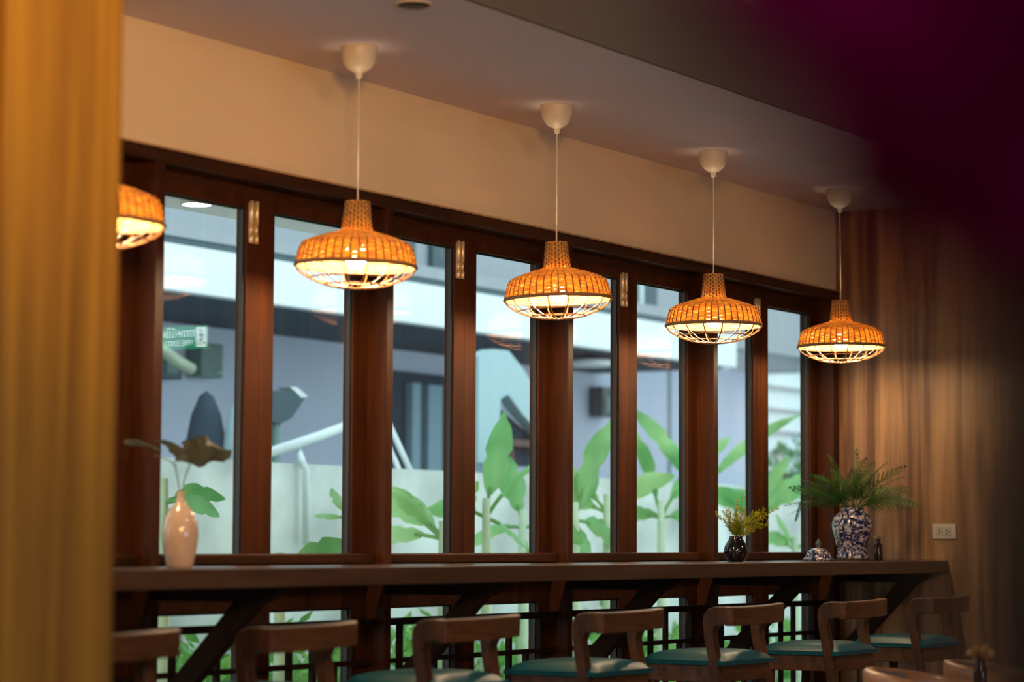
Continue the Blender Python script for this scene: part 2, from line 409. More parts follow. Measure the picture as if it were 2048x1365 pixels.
# ------------------------------------------------------------------ pendant lamps
R = .2075
def lamp_profile():
    """(r, z) from the neck top down to the rim, relative to the rim"""
    P = [(.180, 1.055), (.188, .98), (.198, .88), (.208, .78), (.219, .68), (.232, .585), (.262, .555), (.36, .528), (.50, .490), (.64, .448), (.76, .405), (.845, .368), (.888, .335), (.912, .28), (.935, .20), (.957, .11), (.975, .02)]
    return [(a*R, b*R) for a, b in P]
def resample(P, step):
    out = [P[0]]; acc = 0
    for (a, b) in zip(P, P[1:]):
        L = math.dist(a, b); t = step-acc
        while t <= L:
            f = t/L; out.append((a[0]+(b[0]-a[0])*f, a[1]+(b[1]-a[1])*f)); t += step
        acc = (acc+L) % step if t-step <= L else acc+L
        acc = L-(t-step)
    return out
ZR = -.760   # rim height below the ceiling
ZN = ZR+1.055*R
def make_lamp(x, label):
    t = thing('pendant_lamp', label, 'lamp', (x, 4.872, ZC), 0, 'woven pendant lamps above the bar counter')
    c = MB().lathe([(.001, 0), (.064, 0), (.0645, -.008), (.062, -.030), (.056, -.052), (.046, -.070), (.032, -.083), (.017, -.090), (.012, -.093), (.0115, -.108), (.008, -.112), (.001, -.112)], 36, cap=False)
    c.build('canopy', 'white_plastic', t)
    MB().tube([(0, 0, -.111), (.001, 0, -.3), (0, 0, ZN-.01)], .0028, 8).build('cord', 'cord_white', t)
    prof = lamp_profile(); off = (0, 0, ZN)
    dz = ZR-ZN
    # woven body: every strand passes in front of one rib and behind the next
    rings = resample(prof, .0084); nr = 44
    w = MB()
    for i, (r, z) in enumerate(rings):
        neck = z > .57*R
        ribs = 22 if neck else nr
        seg = ribs*4; ph = (i % 2)*PI
        amp = .0026
        # local normal of the profile
        j = min(i, len(rings)-2); dr = rings[j+1][0]-rings[j][0]; dzz = rings[j+1][1]-rings[j][1]; l = math.hypot(dr, dzz); nx, nz = -dzz/l, dr/l
        jit = random.uniform(-.0006, .0006)
        pts = []
        for q in range(seg):
            a = 2*PI*q/seg; o_ = amp*math.cos(ribs/2*a*1.0+ph) if ribs % 2 == 0 else 0
            pts.append(((r+nx*o_)*math.cos(a), (r+nx*o_)*math.sin(a), dz+z+nz*o_+jit*math.sin(3*a+i)))
        w.tube(pts, .0050, 6, closed=True)
    w.build('woven_shade', 'woven_cane', t, off)
    rb = MB()
    for q in range(nr):
        a = 2*PI*(q+.5)/nr
        pp = [p for p in prof if (q % 2 == 0 or p[1] < .56*R)]
        rb.tube([((r+.0040)*math.cos(a), (r+.0040)*math.sin(a), dz+z+.001) for r, z in pp], .0022, 5)
    rb.build('shade_rib_set', 'rib_cane', t, off)
    rim = MB(); N = 64
    rim.tube([(R*math.cos(2*PI*k/N), R*math.sin(2*PI*k/N), dz) for k in range(N)], .0054, 8, closed=True, flat=1.3)
    rim.build('rim_band', 'rim_cane', t, off)
    cg = MB()
    CP = [(1.0, -.02), (.95, -.10), (.86, -.165), (.76, -.215), (.62, -.275), (.50, -.315), (.34, -.35), (.16, -.37), (.03, -.375)]
    for q in range(16):
        a = 2*PI*(q+.3)/16
        cg.tube([(r*R*math.cos(a), r*R*math.sin(a), dz+z*R) for r, z in CP], .0025, 6)
    for r, z in ((.76, -.215), (.50, -.315)):
        cg.tube([(r*R*math.cos(2*PI*k/N), r*R*math.sin(2*PI*k/N), dz+z*R) for k in range(N)], .0026, 6, closed=True)
    cg.tube([(.035*R*math.cos(2*PI*k/16), .035*R*math.sin(2*PI*k/16), dz-.375*R) for k in range(16)], .0025, 6, closed=True)
    cg.build('cage', 'wire_cane', t, off)
    MB().lathe([(.001, dz+.15), (.020, dz+.15), (.021, dz+.10), (.019, dz+.098), (.001, dz+.098)], 20, cap=False).build('bulb_socket', 'white_plastic', t, off)
    MB().lathe([(.001, dz+.104), (.018, dz+.102), (.030, dz+.085), (.034, dz+.06), (.034, dz+.018), (.030, dz+.002), (.018, dz-.006), (.001, dz-.008)], 24, cap=False).build('bulb', 'bulb_glow', t, off)
    return t
lamp0 = make_lamp(6.853, 'x')
lab = ['woven cane pendant lamp at far left, half hidden behind the wooden pillar',
       'woven cane pendant lamp second from the left, its shade tilted down to the right',
       'woven cane pendant lamp in the middle of the row, shade tilted up to the right',
       'woven cane pendant lamp second from the end wall, hanging level',
       'woven cane pendant lamp nearest the wood-panelled end wall, above the blue and white jar']
tilt = [(.0, -.03), (.0, -.021), (.02, .03), (0, .004), (0, .008)]
for k in range(5):
    x = 6.853+1.329*(k-1)
    if k == 1: o = lamp0; o['label'] = lab[1]
    else: o = dup(lamp0, (x, 4.872, ZC), 0, lab[k])
    o.rotation_euler.z = 0
    # every shade hangs with its own small tilt about the cord end (image-plane axis is close to +x)
    for ch in o.children:
        if ch.name.split('.')[0] not in ('canopy', 'cord'):
            ax = Vector((.85, .53, 0)); ch.rotation_euler = (Matrix.Rotation(-tilt[k][1], 3, ax) @ Matrix.Rotation(.31*k, 3, 'Z')).to_euler()

# ------------------------------------------------------------------ bar stools
def make_stool():
    """origin on the floor below the middle of the seat; the back is on the -y side"""
    t = empty('bar_stool', (0, 0, 0))
    H = .215
    prof = [(-.175, .910), (-.130, .909), (-.100, .900), (-.083, .880), (-.078, .850), (-.085, .790), (-.102, .70), (-.116, .62), (-.19, .0),
            (-.223, .0), (-.152, .62), (-.140, .70), (-.126, .775), (-.122, .812), (-.132, .836), (-.175, .846)]
    for sx in (-1, 1):
        a, b = (-H, -H+.045) if sx < 0 else (H-.045, H)
        q = MB().prism(prof, a, b).build('back_leg', 'stool_wood', t, bevel=.004)
    # curved back rail
    r = MB(); n = 18; vs = []; fs = []
    for i in range(n+1):
        u = -1+2*i/n; x = u*(H+.001); bow = -.030*(1-u*u); rise = .008*(1-u*u)*0+.004*u
        y = -.178+bow
        for (dy, z) in ((-.028, .842), (-.030, .908), (-.024, .913), (.004, .913), (.006, .842)):
            vs.append((x, y+dy, z+rise))
    for i in range(n):
        for k in range(5): fs.append((i*5+k, i*5+(k+1) % 5, (i+1)*5+(k+1) % 5, (i+1)*5+k))
    fs += [tuple(range(5))[::-1], tuple(n*5+k for k in range(5))]
    r.add(vs, fs).build('back_rail', 'rail_wood', t, bevel=.003)
    # apron
    a = MB(); W = .19
    a.box(-W, W, .155, .175, .625, .690).box(-W, W, -.150, -.130, .625, .690).box(-.205, -.185, -.145, .17, .625, .690).box(.185, .205, -.145, .17, .625, .690)
    a.build('seat_frame', 'rail_wood', t, bevel=.003)
    # domed cushion
    s = MB(); nx = 14; ny = 14; vs = []; fs = []
    for j in range(ny+1):
        for i in range(nx+1):
            u = -1+2*i/nx; v = -1+2*j/ny
            x = .215*u; y = .012+.185*v
            if v < -.2: x *= 1
            e = max(abs(u), abs(v)); c = (1-abs(u)**4)*(1-abs(v)**4)
            vs.append((x*(1-.03*abs(v)**3), y*(1-.03*abs(u)**3), .706+.036*c**.5))
    for j in range(ny):
        for i in range(nx): fs.append((j*(nx+1)+i, j*(nx+1)+i+1, (j+1)*(nx+1)+i+1, (j+1)*(nx+1)+i))
    s.add(vs, fs, True)
    s.box(-.212, .212, -.170, .194, .690, .7065)
    s.build('seat_cushion', 'teal_leather', t)
    for sx in (-1, 1):
        MB().tube([(sx*.18, .145, .69), (sx*.19, .185, 0)], [.022, .015], 10).build('front_leg', 'stool_wood', t)
    f = MB()
    f.box(-.185, .185, .158, .178, .24, .27).box(-.19, .19, -.172, -.152, .30, .33)
    f.box(-.205, -.185, -.16, .17, .33, .36).box(.185, .205, -.16, .17, .33, .36)
    f.build('foot_rail', 'rail_wood', t)
    return t
st0 = make_stool()
ends = [5.099, 5.902, 6.797, 7.768, 8.749, 9.754, 10.692]
sl = ['dark wooden bar stool cut off by the pillar at the far left', 'wooden bar stool second from the left, next right of the white vase',
      'wooden bar stool with teal seat, third from the left, back rail at the middle post', 'wooden bar stool with dark teal seat in the middle of the row of seven',
      'wooden bar stool with teal seat below the small black vase', 'wooden bar stool with bright teal seat, second from the panelled end wall',
      'wooden bar stool with teal seat furthest along the bar, beside the panelled end wall']
for k, x in enumerate(ends):
    o = st0 if k == 0 else dup(st0, (0, 0, 0), 0, sl[k])
    tag(o, sl[k], 'stool', 'bar stools along the window counter'); o.location = (x-.216, 4.385, 0)
    o.rotation_euler.z = [0, .03, -.01, .0, -.015, .01, .0][k]

# ------------------------------------------------------------------ things on the counter
ZT = 1.0645
v = thing('vase', 'tall glossy white ceramic bottle vase on the counter beside the pillar', 'vase', (5.905, 4.85, ZT))
MB().lathe([(.001, 0), (.036, 0), (.040, .006), (.050, .050), (.0555, .090), (.0555, .115), (.050, .145), (.038, .172), (.022, .190), (.0135, .202), (.0115, .215), (.0115, .228), (.0135, .233), (.010, .233), (.0085, .215), (.001, .20)], 48, cap=False).build('body', 'white_ceramic', v)

# leaf spray in the white vase (+r = right in the photo = (.53,-.85))
RX = Vector((.527, -.85, 0)); FX = Vector((.85, .527, 0)); UZ = Vector((0, 0, 1))
fl = thing('leaf_spray', 'two dark split leaves on thin stems standing in the white vase', 'plant', (5.905, 4.85, ZT+.15))
def rel(a, b, c): return RX*a+FX*b+UZ*c
s1 = MB().tube([rel(.0, 0, 0), rel(-.002, 0, .07), rel(-.006, 0, .10), rel(-.014, 0, .145), rel(-.024, .01, .172)], .0020, 6)
s1.tube([rel(-.014, .005, .160), rel(-.04, .01, .178), rel(-.085, .01, .195)], .0016, 6)
s1.build('stem', 'stem_green', fl)
MB().tube([rel(.001, 0, 0), rel(.003, 0, .07), rel(.009, 0, .11), rel(.018, 0, .142), rel(.03, 0, .172)], .0020, 6).build('stem', 'stem_green', fl)
def blade(outline, h0, tilt_, depth0, name, bendk):
    """a real leaf blade: outline in leaf coordinates, tilted back and cupped, with thickness"""
    bm = bmesh.new(); vs = [bm.verts.new((a*.000336, h*.000336, 0)) for a, h in outline]
    f = bm.faces.new(vs); bmesh.ops.triangulate(bm, faces=[f])
    for _ in range(2): bmesh.ops.subdivide_edges(bm, edges=bm.edges[:], cuts=1, use_grid_fill=True)
    cx = sum(v_.co.x for v_ in bm.verts)/len(bm.verts)
    out = []
    for v_ in bm.verts:
        a, h = v_.co.x, v_.co.y
        out.append(rel(a, depth0+(h-h0)*tilt_+bendk*math.sin((a-cx)*38)*.012+.25*(a-cx), h+.083))
    bm.verts.index_update(); fs = [[v_.index for v_ in f_.verts] for f_ in bm.faces]; bm.free()
    o = MB().add(out, fs, True).build(name, 'dark_leaf', fl)
    q = o.modifiers.new('thickness', 'SOLIDIFY'); q.thickness = .0012
def zc(L): return [(x-596, 623-y) for x, y in L]
blade(zc([(660, 262), (560, 300), (548, 352), (620, 352), (700, 372), (770, 407), (812, 398), (845, 360), (885, 340), (940, 348), (990, 354), (985, 344), (930, 332), (1000, 330), (1034, 312), (1040, 262), (1034, 230), (1010, 242), (930, 213), (840, 165), (806, 122), (768, 100), (740, 108), (734, 140), (752, 196), (748, 226), (722, 200), (706, 160), (640, 152), (596, 162), (583, 180), (612, 214), (668, 240)]), .10, 1.0, .0, 'split_leaf', 1)
blade(zc([(560, 355), (640, 262), (560, 208), (470, 164), (390, 140), (320, 140), (288, 150), (350, 166), (412, 196), (444, 222), (464, 262), (500, 276), (520, 300)]), .10, 1.3, .03, 'split_leaf', -1)
blade(zc([(345, 262), (400, 250), (330, 205), (250, 178), (180, 146), (110, 142), (62, 160), (66, 196), (120, 210), (220, 214), (300, 222), (350, 238)]), .12, .8, .02, 'split_leaf', 1)

# small black vase with yellow sprigs
v = thing('vase', 'small round glossy black vase on the counter in front of a window post', 'vase', (9.876, 4.95, ZT))
MB().lathe([(.001, 0), (.032, 0), (.044, .012), (.0545, .036), (.0545, .052), (.048, .072), (.036, .092), (.028, .106), (.030, .112), (.027, .113), (.024, .104), (.001, .09)], 40, cap=False).build('body', 'black_glaze', v)
sp = thing('sprig_bunch', 'yellow-green feathery sprigs standing in the small black vase', 'plant', (9.876, 4.95, ZT+.10))
rnd = random.Random(5)
def sprig(pts_end, bend, leafl, seed, mt='yellow_sprig'):
    r_ = random.Random(seed); b = MB(); n = 20; P = []
    for i in range(n+1):
        u = i/n; P.append(Vector(pts_end)*u+Vector(bend)*u*u)
    b.tube(P, [.0014*(1-.7*i/n) for i in range(n+1)], 5)
    for i in range(3, n):
        d = (P[i+1]-P[i-1]).normalized()
        for s_ in range(4):
            a = r_.uniform(0, 2*PI); o = d.orthogonal().normalized(); o.rotate(Matrix.Rotation(a, 3, d).to_quaternion())
            tip = P[i]+(d*.8+o*.75).normalized()*leafl*r_.uniform(.6, 1)*(1-.45*i/n)
            q = d.cross(o).normalized()*.0022; mid = (P[i]+tip)/2
            b.add([P[i], mid+q, tip, mid-q], [(0, 1, 2, 3)])
            # side needles
            for w_ in (.35, .65):
                c = P[i].lerp(tip, w_)
                for sg in (-1, 1):
                    t2 = c+(d+q.normalized()*sg*.9+o*.4).normalized()*leafl*.28
                    b.add([c, (c+t2)/2+o*.0012, t2, (c+t2)/2-o*.0012], [(0, 1, 2, 3)])
    return b.build('sprig', mt, sp)
for e, bd, l, sd in (((-.025, 0, .075), (-.020, 0, .03), .030, 1), ((-.040, .01, .09), (-.035, 0, .010), .028, 2), ((0, 0, .10), (.0, 0, .01), .036, 3), ((.012, 0, .10), (.018, 0, .085), .016, 4),
                     ((.03, -.01, .07), (.075, 0, .040), .044, 5), ((.05, -.01, .055), (.105, 0, .065), .036, 6), ((.02, .02, .09), (.015, 0, .02), .040, 7), ((.0, -.02, .07), (.0, 0, .02), .040, 8), ((.045, .0, .045), (.075, 0, .015), .034, 9), ((-.015, .0, .10), (.02, 0, .05), .022, 10),
                     ((-.01, -.02, .08), (-.02, 0, .03), .032, 11), ((.02, -.03, .07), (.05, 0, .03), .038, 12), ((.01, .02, .05), (.03, 0, .03), .04, 13)):
    sprig(rel(*e)*1.2, rel(*bd)*1.2, l*1.15, sd)

# blue and white temple jar, its lid, fern, little brown bottle
j = thing('jar', 'blue and white porcelain temple jar at the end of the counter', 'jar', (11.208, 4.98, ZT))
MB().lathe([(.001, 0), (.077, 0), (.080, .004), (.080, .022), (.076, .030), (.074, .036), (.078, .060), (.090, .110), (.100, .150), (.1025, .175), (.098, .200), (.086, .220), (.068, .233), (.056, .238), (.054, .252), (.058, .256), (.052, .257), (.048, .24), (.001, .225)], 56, cap=False).build('body', 'blue_white_porcelain', j)
MB().lathe([(.078, -.0), (.0812, .001), (.0812, .012), (.078, .013)], 48, cap=False).build('foot_ring', 'foam_brown', j)
l = thing('porcelain_lid', 'domed blue and white porcelain lid resting beside the temple jar', 'lid', (10.808, 4.98, ZT))
MB().lathe([(.001, .0), (.072, .0), (.076, .004), (.072, .010), (.062, .014), (.060, .022), (.052, .040), (.036, .055), (.016, .062), (.001, .064)], 44, cap=False).build('dome', 'blue_white_porcelain', l)
MB().lathe([(.012, .060), (.010, .066), (.015, .076), (.013, .088), (.006, .098), (.001, .106)], 20, cap=False).build('knob', 'slate_glaze', l)

def frond(mb, P0, d0, length, droop, width, n=20, seed=0, twist=0):
    r_ = random.Random(seed); d = Vector(d0).normalized(); P = [Vector(P0)]
    for i in range(n):
        d = (d+Vector((0, 0, -droop/n))).normalized(); P.append(P[-1]+d*length/n)
    mb.tube(P, [.0016*(1-.75*i/n) for i in range(n+1)], 4)
    for i in range(3, n+1):
        u = i/n; dd = (P[min(i+1, n)]-P[i-1]).normalized()
        sd = dd.cross(Vector((0, 0, 1)))
        if sd.length < .1: sd = Vector((1, 0, 0))
        sd.normalize(); sd = (Matrix.Rotation(twist, 3, dd) @ sd)
        nm = sd.cross(dd).normalized()
        w = 1.15*width*(1.0-u)**.55*min(1, u*4.5)
        for sg in (-1, 1):
            pd = (sd*sg*.78+dd*.62).normalized(); L = w*r_.uniform(.85, 1.1)+.004; m_ = max(4, int(L/.0075))
            base = P[i]; q0 = dd
            # pinna with toothed leaflets
            for k in range(m_):
                f0 = k/m_; c = base+pd*L*f0-nm*(.1*L*f0*f0)
                ll = .0115*(1-f0)**.8+.002
                for s2 in (-1, 1):
                    td = (q0*s2*.8+pd*.75).normalized(); tip = c+td*ll
                    mid = c+td*ll*.5; o_ = pd*.0036+nm*.0004
                    mb.add([c-pd*.0018, mid+o_*-1, tip, mid+o_], [(0, 1, 2, 3)])
fn = thing('fern_bouquet', 'full dark green fern fronds spreading out of the blue and white jar', 'plant', (11.208, 4.98, ZT+.245))
FR = []
rf = random.Random(12)
for k in range(34):   # fan of fronds, long ones to both sides
    u = -1+2*(k+.5)/34
    a_ = u*1.22+rf.uniform(-.1, .1); dep = rf.uniform(-.55, .55)
    L = (.33+.06*abs(u))*rf.uniform(.82, 1.08)*(1.0 if u > 0 else .92)
    FR.append((math.sin(a_), dep, math.cos(a_)*(.9 if u > 0 else .75)+.12, L, rf.uniform(.55, 1.15), rf.uniform(.075, .10)))
for i, (a, b, c, L, dr, wd) in enumerate(FR):
    q = MB(); frond(q, rel(a*.01, b*.01, 0), rel(a, b, c), L*.92, dr, wd, 13, i, random.uniform(-1.2, 1.2))
    q.build('frond', 'fern_leaf', fn)
q = MB(); frond(q, rel(-.235, 0, .07), rel(-.3, 0, -.6), .13, .6, .030, 12, 77, .6); q.tube([rel(0, 0, 0), rel(-.12, 0, .09), rel(-.235, 0, .07)], .0014, 5); q.build('frond', 'fern_leaf', fn)

bt = thing('bottle', 'little brown glass bottle on the counter right of the temple jar', 'bottle', (11.402, 4.93, ZT))
MB().lathe([(.001, 0), (.0205, 0), (.0215, .004), (.0215, .070), (.018, .080), (.011, .087), (.0105, .098), (.0125, .100), (.0125, .106), (.008, .106), (.001, .09)], 28, cap=False).build('glass_body', 'brown_glass', bt)
def tuft(parent_loc, label, R_, n, sd, wdt):
    t = thing('dried_flower', label, 'flower', parent_loc)
    r_ = random.Random(sd); b = MB()
    for i in range(n):
        a = r_.uniform(0, 2*PI); e = r_.uniform(.25, 1.2); d = Vector((math.cos(a)*math.cos(e), math.sin(a)*math.cos(e), math.sin(e)))
        o = d.orthogonal().normalized()*wdt; L = R_*r_.uniform(.7, 1)
        b.add([(0, 0, 0), d*L*.6+o, d*L, d*L*.6-o], [(0, 1, 2, 3)])
    b.build('petals', 'dried_flower', t)
    MB().tube([(0, 0, -.05), (0, 0, .004)], .0015, 5).build('stem', 'stem_green', t)
    return t
tuft((11.402, 4.93, ZT+.108), 'small cream dried flower head in the brown bottle on the counter', .030, 34, 3, .0045)

# wall socket on the end wall
so = thing('wall_socket', 'white double power socket on the wooden end wall right of the counter', 'socket', (XE, 4.650, 1.208))
MB().box(-.010, -.0005, -.0625, .0625, -.037, .037, .003).build('cover_plate', 'socket_white', so)
MB().box(-.0125, -.0095, -.040, .040, -.022, .022, .0012).build('socket_insert', 'white_plastic', so)
h = MB()
for cy in (.017, -.021):
    for dy, dz in ((.006, .008), (.006, -.008)): h.box(-.0135, -.0120, cy+dy-.0018, cy+dy+.0018, dz-.0045, dz+.0045)
    h.box(-.0135, -.0120, cy-.009, cy-.0045, -.0045, .0020)
h.build('pin_holes', 'dark_hole', so)

# recessed downlight in the strip of ceiling over the counter
def downlight(x, y, z, label, lens, name='ceiling_downlight'):
    d = thing(name, label, 'light', (x, y, z))
    N = 36
    MB().tube([(.056*math.cos(2*PI*k/N), .056*math.sin(2*PI*k/N), -.002) for k in range(N)], .004, 8, closed=True).build('trim_ring', 'white_plastic', d)
    MB().lathe([(.001, -.012), (.040, -.011), (.051, -.006), (.052, -.001), (.001, -.001)], 32, cap=False).build('lens', lens, d)
    return d
downlight(6.385, 4.330, ZC, 'small round black recessed downlight cut off by the top edge', 'black_lens')

# ------------------------------------------------------------------ dining furniture, lower right
def band_chair(loc, rz, label):
    t = thing('dining_chair', label, 'chair', loc, rz, 'curved-back chairs at the lower right')
    # faces +x; back band: semicircle round -x then two short arms
    def path(n=30):
        P = []
        for i in range(n+1):
            u = i/n; a = PI*.5+PI*u if True else 0
            P.append((.25*math.cos(a), .25*math.sin(a), a))
        pts = [(.06, .246, 0), (.03, .249, 0)]+[(p[0], p[1], 0) for p in P]+[(.03, -.249, 0), (.06, -.246, 0)]
        return pts
    P = path(); n = len(P); vs = []; fs = []
    for i, (x, y, _) in enumerate(P):
        u = abs(2*i/(n-1)-1); hgt = .042+.085*(1-u**1.6); top = .735-.055*u**2
        L = math.hypot(x, y) or 1; nx, ny = x/L, y/L; th = .016+.006*u
        for (o, z) in ((th, top-.006), (th*.6, top), (-th*.6, top), (-th, top-.006), (-th-.0, top-hgt), (th, top-hgt)):
            vs.append((x+nx*o, y+ny*o, z))
    for i in range(n-1):
        for k in range(6): fs.append((i*6+k, i*6+(k+1) % 6, (i+1)*6+(k+1) % 6, (i+1)*6+k))
    fs += [tuple(range(6))[::-1], tuple((n-1)*6+k for k in range(6))]
    MB().add(vs, fs, True).build('back_band', 'chair_wood', t)
    pv = []; pf = []
    Q = P[9:-9]
    for i, (x, y, _) in enumerate(Q):
        u = abs(2*(i+9)/(n-1)-1); top = .735-.055*u**2; hgt = .042+.085*(1-u**1.6); L = math.hypot(x, y); nx, ny = x/L, y/L
        for (o, z) in ((-.019, top-.010), (-.024, top-.016), (-.024, top-hgt+.012), (-.019, top-hgt+.006)): pv.append((x+nx*o, y+ny*o, z))
    for i in range(len(Q)-1):
        for k in range(3): pf.append((i*4+k, i*4+k+1, (i+1)*4+k+1, (i+1)*4+k))
    MB().add(pv, pf, True).build('back_pad', 'grey_leather', t)
    MB().lathe([(.001, .43), (.215, .43), (.225, .445), (.215, .465), (.001, .475)], 32, cap=False).build('seat', 'grey_leather', t)
    for sx, sy in ((.04, .215), (.04, -.215), (-.16, .17), (-.16, -.17)):
        z1 = .67 if sx > 0 else .64
        MB().tube([(sx*1.1, sy*1.15, 0), (sx*.98, sy*1.1, .44), (sx*.98, sy*1.13, z1)], [.013, .018, .014], 10).build('leg', 'chair_wood', t)
    return t
fz = math.radians(-75.8)
def dpt(px, py, Z):
    d = fw+r2*((px-1024)/FPX)-u2*((py-682.5)/FPX); return Vector((0, 0, EYE))+d*Z
CH = [(7.755, 3.121), (8.463, 3.125)]
band_chair((CH[0][0], CH[0][1], 0), fz, 'curved-back wooden chair at the bottom edge, in front of the last stool but one')
band_chair((CH[1][0], CH[1][1], 0), fz, 'curved-back wooden chair behind the little flower bottle at the bottom right')
tb = thing('dining_table', 'wooden dining table at the lower right edge carrying the blurred flower bottle', 'table', (6.95, 2.36, 0))
MB().box(-.45, .45, -.40, .36, .715, .75, .006).build('table_top', 'chair_wood', tb)
for sx, sy in ((-.38, -.33), (.38, -.33), (-.38, .29), (.38, .29)):
    MB().box(sx-.025, sx+.025, sy-.025, sy+.025, 0, .715).build('leg', 'chair_wood', tb)
bt = thing('bottle', 'small blurred dark bottle on the dining table at the bottom right', 'bottle', (6.692, 2.590, .7505))
MB().lathe([(.001, 0), (.018, 0), (.019, .004), (.019, .045), (.015, .054), (.0135, .060), (.0135, .076), (.011, .076), (.001, .06)], 24, cap=False).build('glass_body', 'brown_glass', bt)
tuft((6.692, 2.590, .826), 'pale dried flower tuft in the bottle on the dining table', .050, 130, 9, .005)

# near, out-of-focus arrangement at the right edge of the view
nt_ = thing('side_table', 'dark round table next to the camera holding the slate vase', 'table', (.66, .02, 0))
MB().lathe([(.001, .72), (.24, .72), (.25, .735), (.24, .75), (.001, .75)], 40, cap=False).build('table_top', 'counter_wood', nt_)
MB().lathe([(.001, 0), (.17, 0), (.16, .02), (.03, .05), (.025, .70), (.06, .72), (.001, .72)], 24, cap=False).build('pedestal', 'rubber', nt_)
c0 = Vector((0, 0, 0))+fw*.56+r2*.152; VX, VY = c0.x, c0.y
nv = thing('vase', 'tall dark slate vase, heavily blurred at the right edge of the view', 'vase', (VX, VY, .7505))
MB().lathe([(.001, 0), (.046, 0), (.048, .006), (.050, .20), (.053, .40), (.050, .450), (.042, .470), (.045, .480), (.038, .480), (.035, .455), (.001, .43)], 40, cap=False).build('body', 'slate_glaze', nv)
nb = thing('flower_bouquet', 'deep purple flowers, heavily blurred across the upper right corner', 'flower', (VX, VY, 1.225))
r_ = random.Random(21)
def to_local(p): return p-Vector((VX, VY, 1.225))
heads = []
k = 0
while k < 74:   # flower heads hanging over the rim towards the left
    a = r_.uniform(.048, .142); c = r_.uniform(.026, .090)
    if a < .096 and c < .034+(.096-a)*.92: continue
    heads.append((fw*(.56+r_.uniform(-.04, .05))+r2*a+u2*c+Vector((0, 0, EYE)), r_.uniform(.017, .026) if a > .075 else .014)); k += 1
for hp, s in heads:
    p = to_local(hp); base = Vector((0, 0, 0))
    st = MB().tube([base+Vector((0, 0, -.06)), base*.6+p*.25+Vector((0, 0, .03)), p], .0016, 5)
    st_o = st.build('flower_stem', 'stem_green', nb)
    fb = MB()
    for k in range(26):
        d = Vector((r_.gauss(0, 1), r_.gauss(0, 1), r_.gauss(0, 1))).normalized(); o = d.orthogonal().normalized()
        o.rotate(Matrix.Rotation(r_.uniform(0, 6.28), 3, d).to_quaternion()); q = d.cross(o)
        L = s*r_.uniform(.75, 1.1); W_ = s*.42
        fb.add([p, p+d*L*.5+o*W_, p+d*L+o*W_*.4+q*.003, p+d*L-o*W_*.4+q*.003, p+d*L*.5-o*W_], [(0, 1, 2, 3, 4)], True)
    fb.build('blossom', 'purple_petal', nb)

# ------------------------------------------------------------------ hanging exit sign (seen only as a reflection in the glass)
M['sign_green'] = None
emit('sign_green', (.0, .30, .10), 4.5); emit('sign_white', (.85, 1, .95), 5.0)
plain('sign_frame', (.6, .65, .65), .4)
v_ = dpt(372, 676, 12.0); sx_, sy_, sz_ = v_.x, 2*5.33-v_.y, v_.z
sg = thing('exit_sign', 'green lit fire exit sign reflected in the leftmost window pane', 'sign', (sx_, sy_, sz_))
W2, H2 = .15, .063
MB().box(-.008, .012, -W2, W2, -H2, H2, .002).build('sign_case', 'sign_frame', sg)
MB().box(-.010, -.0075, -W2+.01, W2-.01, -H2+.008, H2-.008).build('sign_panel', 'sign_green', sg)
def text(body, size, y, z, parent, name):
    cu = bpy.data.curves.new(name, 'FONT'); cu.body = body; cu.size = size; cu.align_x = 'CENTER'; cu.align_y = 'CENTER'; cu.extrude = .0006
    o = bpy.data.objects.new(name, cu); C.objects.link(o); o.parent = parent
    o.location = (-.0112, y, z); o.rotation_euler = (PI/2, 0, -PI/2); cu.materials.append(M['sign_white'])
    me = bpy.data.meshes.new_from_object(o); q = bpy.data.objects.new(name, me); C.objects.link(q); q.parent = parent
    q.location = o.location; q.rotation_euler = o.rotation_euler; bpy.data.objects.remove(o); return q
text('ทางหนีไฟ', .062, -.035, .020, sg, 'lettering')
text('FIRE EXIT', .040, -.035, -.028, sg, 'lettering')
MB().box(-.0115, -.0095, .072, .134, -.048, .048).build('pictogram_panel', 'sign_white', sg)
pm = MB()
def bar(p, q, w_, b=pm):
    p = Vector((0, *p)); q = Vector((0, *q)); d = (q-p).normalized(); o = Vector((0, -d.z, d.y))*w_/2
    b.add([Vector((x, 0, 0))+c for x in (-.0125, -.011) for c in (p-o, p+o, q+o, q-o)], [(0, 1, 2, 3), (7, 6, 5, 4), (0, 4, 5, 1), (1, 5, 6, 2), (2, 6, 7, 3), (3, 7, 4, 0)])
cy = .103
bar((cy, .018), (cy+.004, -.008), .014); bar((cy+.004, -.006), (cy-.014, -.020), .008); bar((cy-.014, -.020), (cy-.010, -.040), .007)
bar((cy+.004, -.008), (cy+.012, -.028), .008); bar((cy+.012, -.028), (cy+.024, -.034), .007); bar((cy, .016), (cy-.018, .006), .006); bar((cy, .016), (cy+.016, .004), .006)
pm.lathe([(.001, 0), (.0075, 0)], 12, (0, 0, 0)) if False else None
pm.add([(-.0125, cy-.002+.0075*math.cos(k*PI/6), .030+.0075*math.sin(k*PI/6)) for k in range(12)], [tuple(range(12))])
pm.build('running_figure', 'sign_green', sg)
hr = MB().tube([(.002, -.1, H2), (.002, -.1, ZM-sz_)], .003, 6).tube([(.002, .1, H2), (.002, .1, ZM-sz_)], .003, 6)
hr.build('hanger_rod', 'sign_frame', sg)

# ------------------------------------------------------------------ outdoors
struct(MB().box(-5, 60, 5.43, 60, -.12, -.02).build('ground', 'pale_ground'))
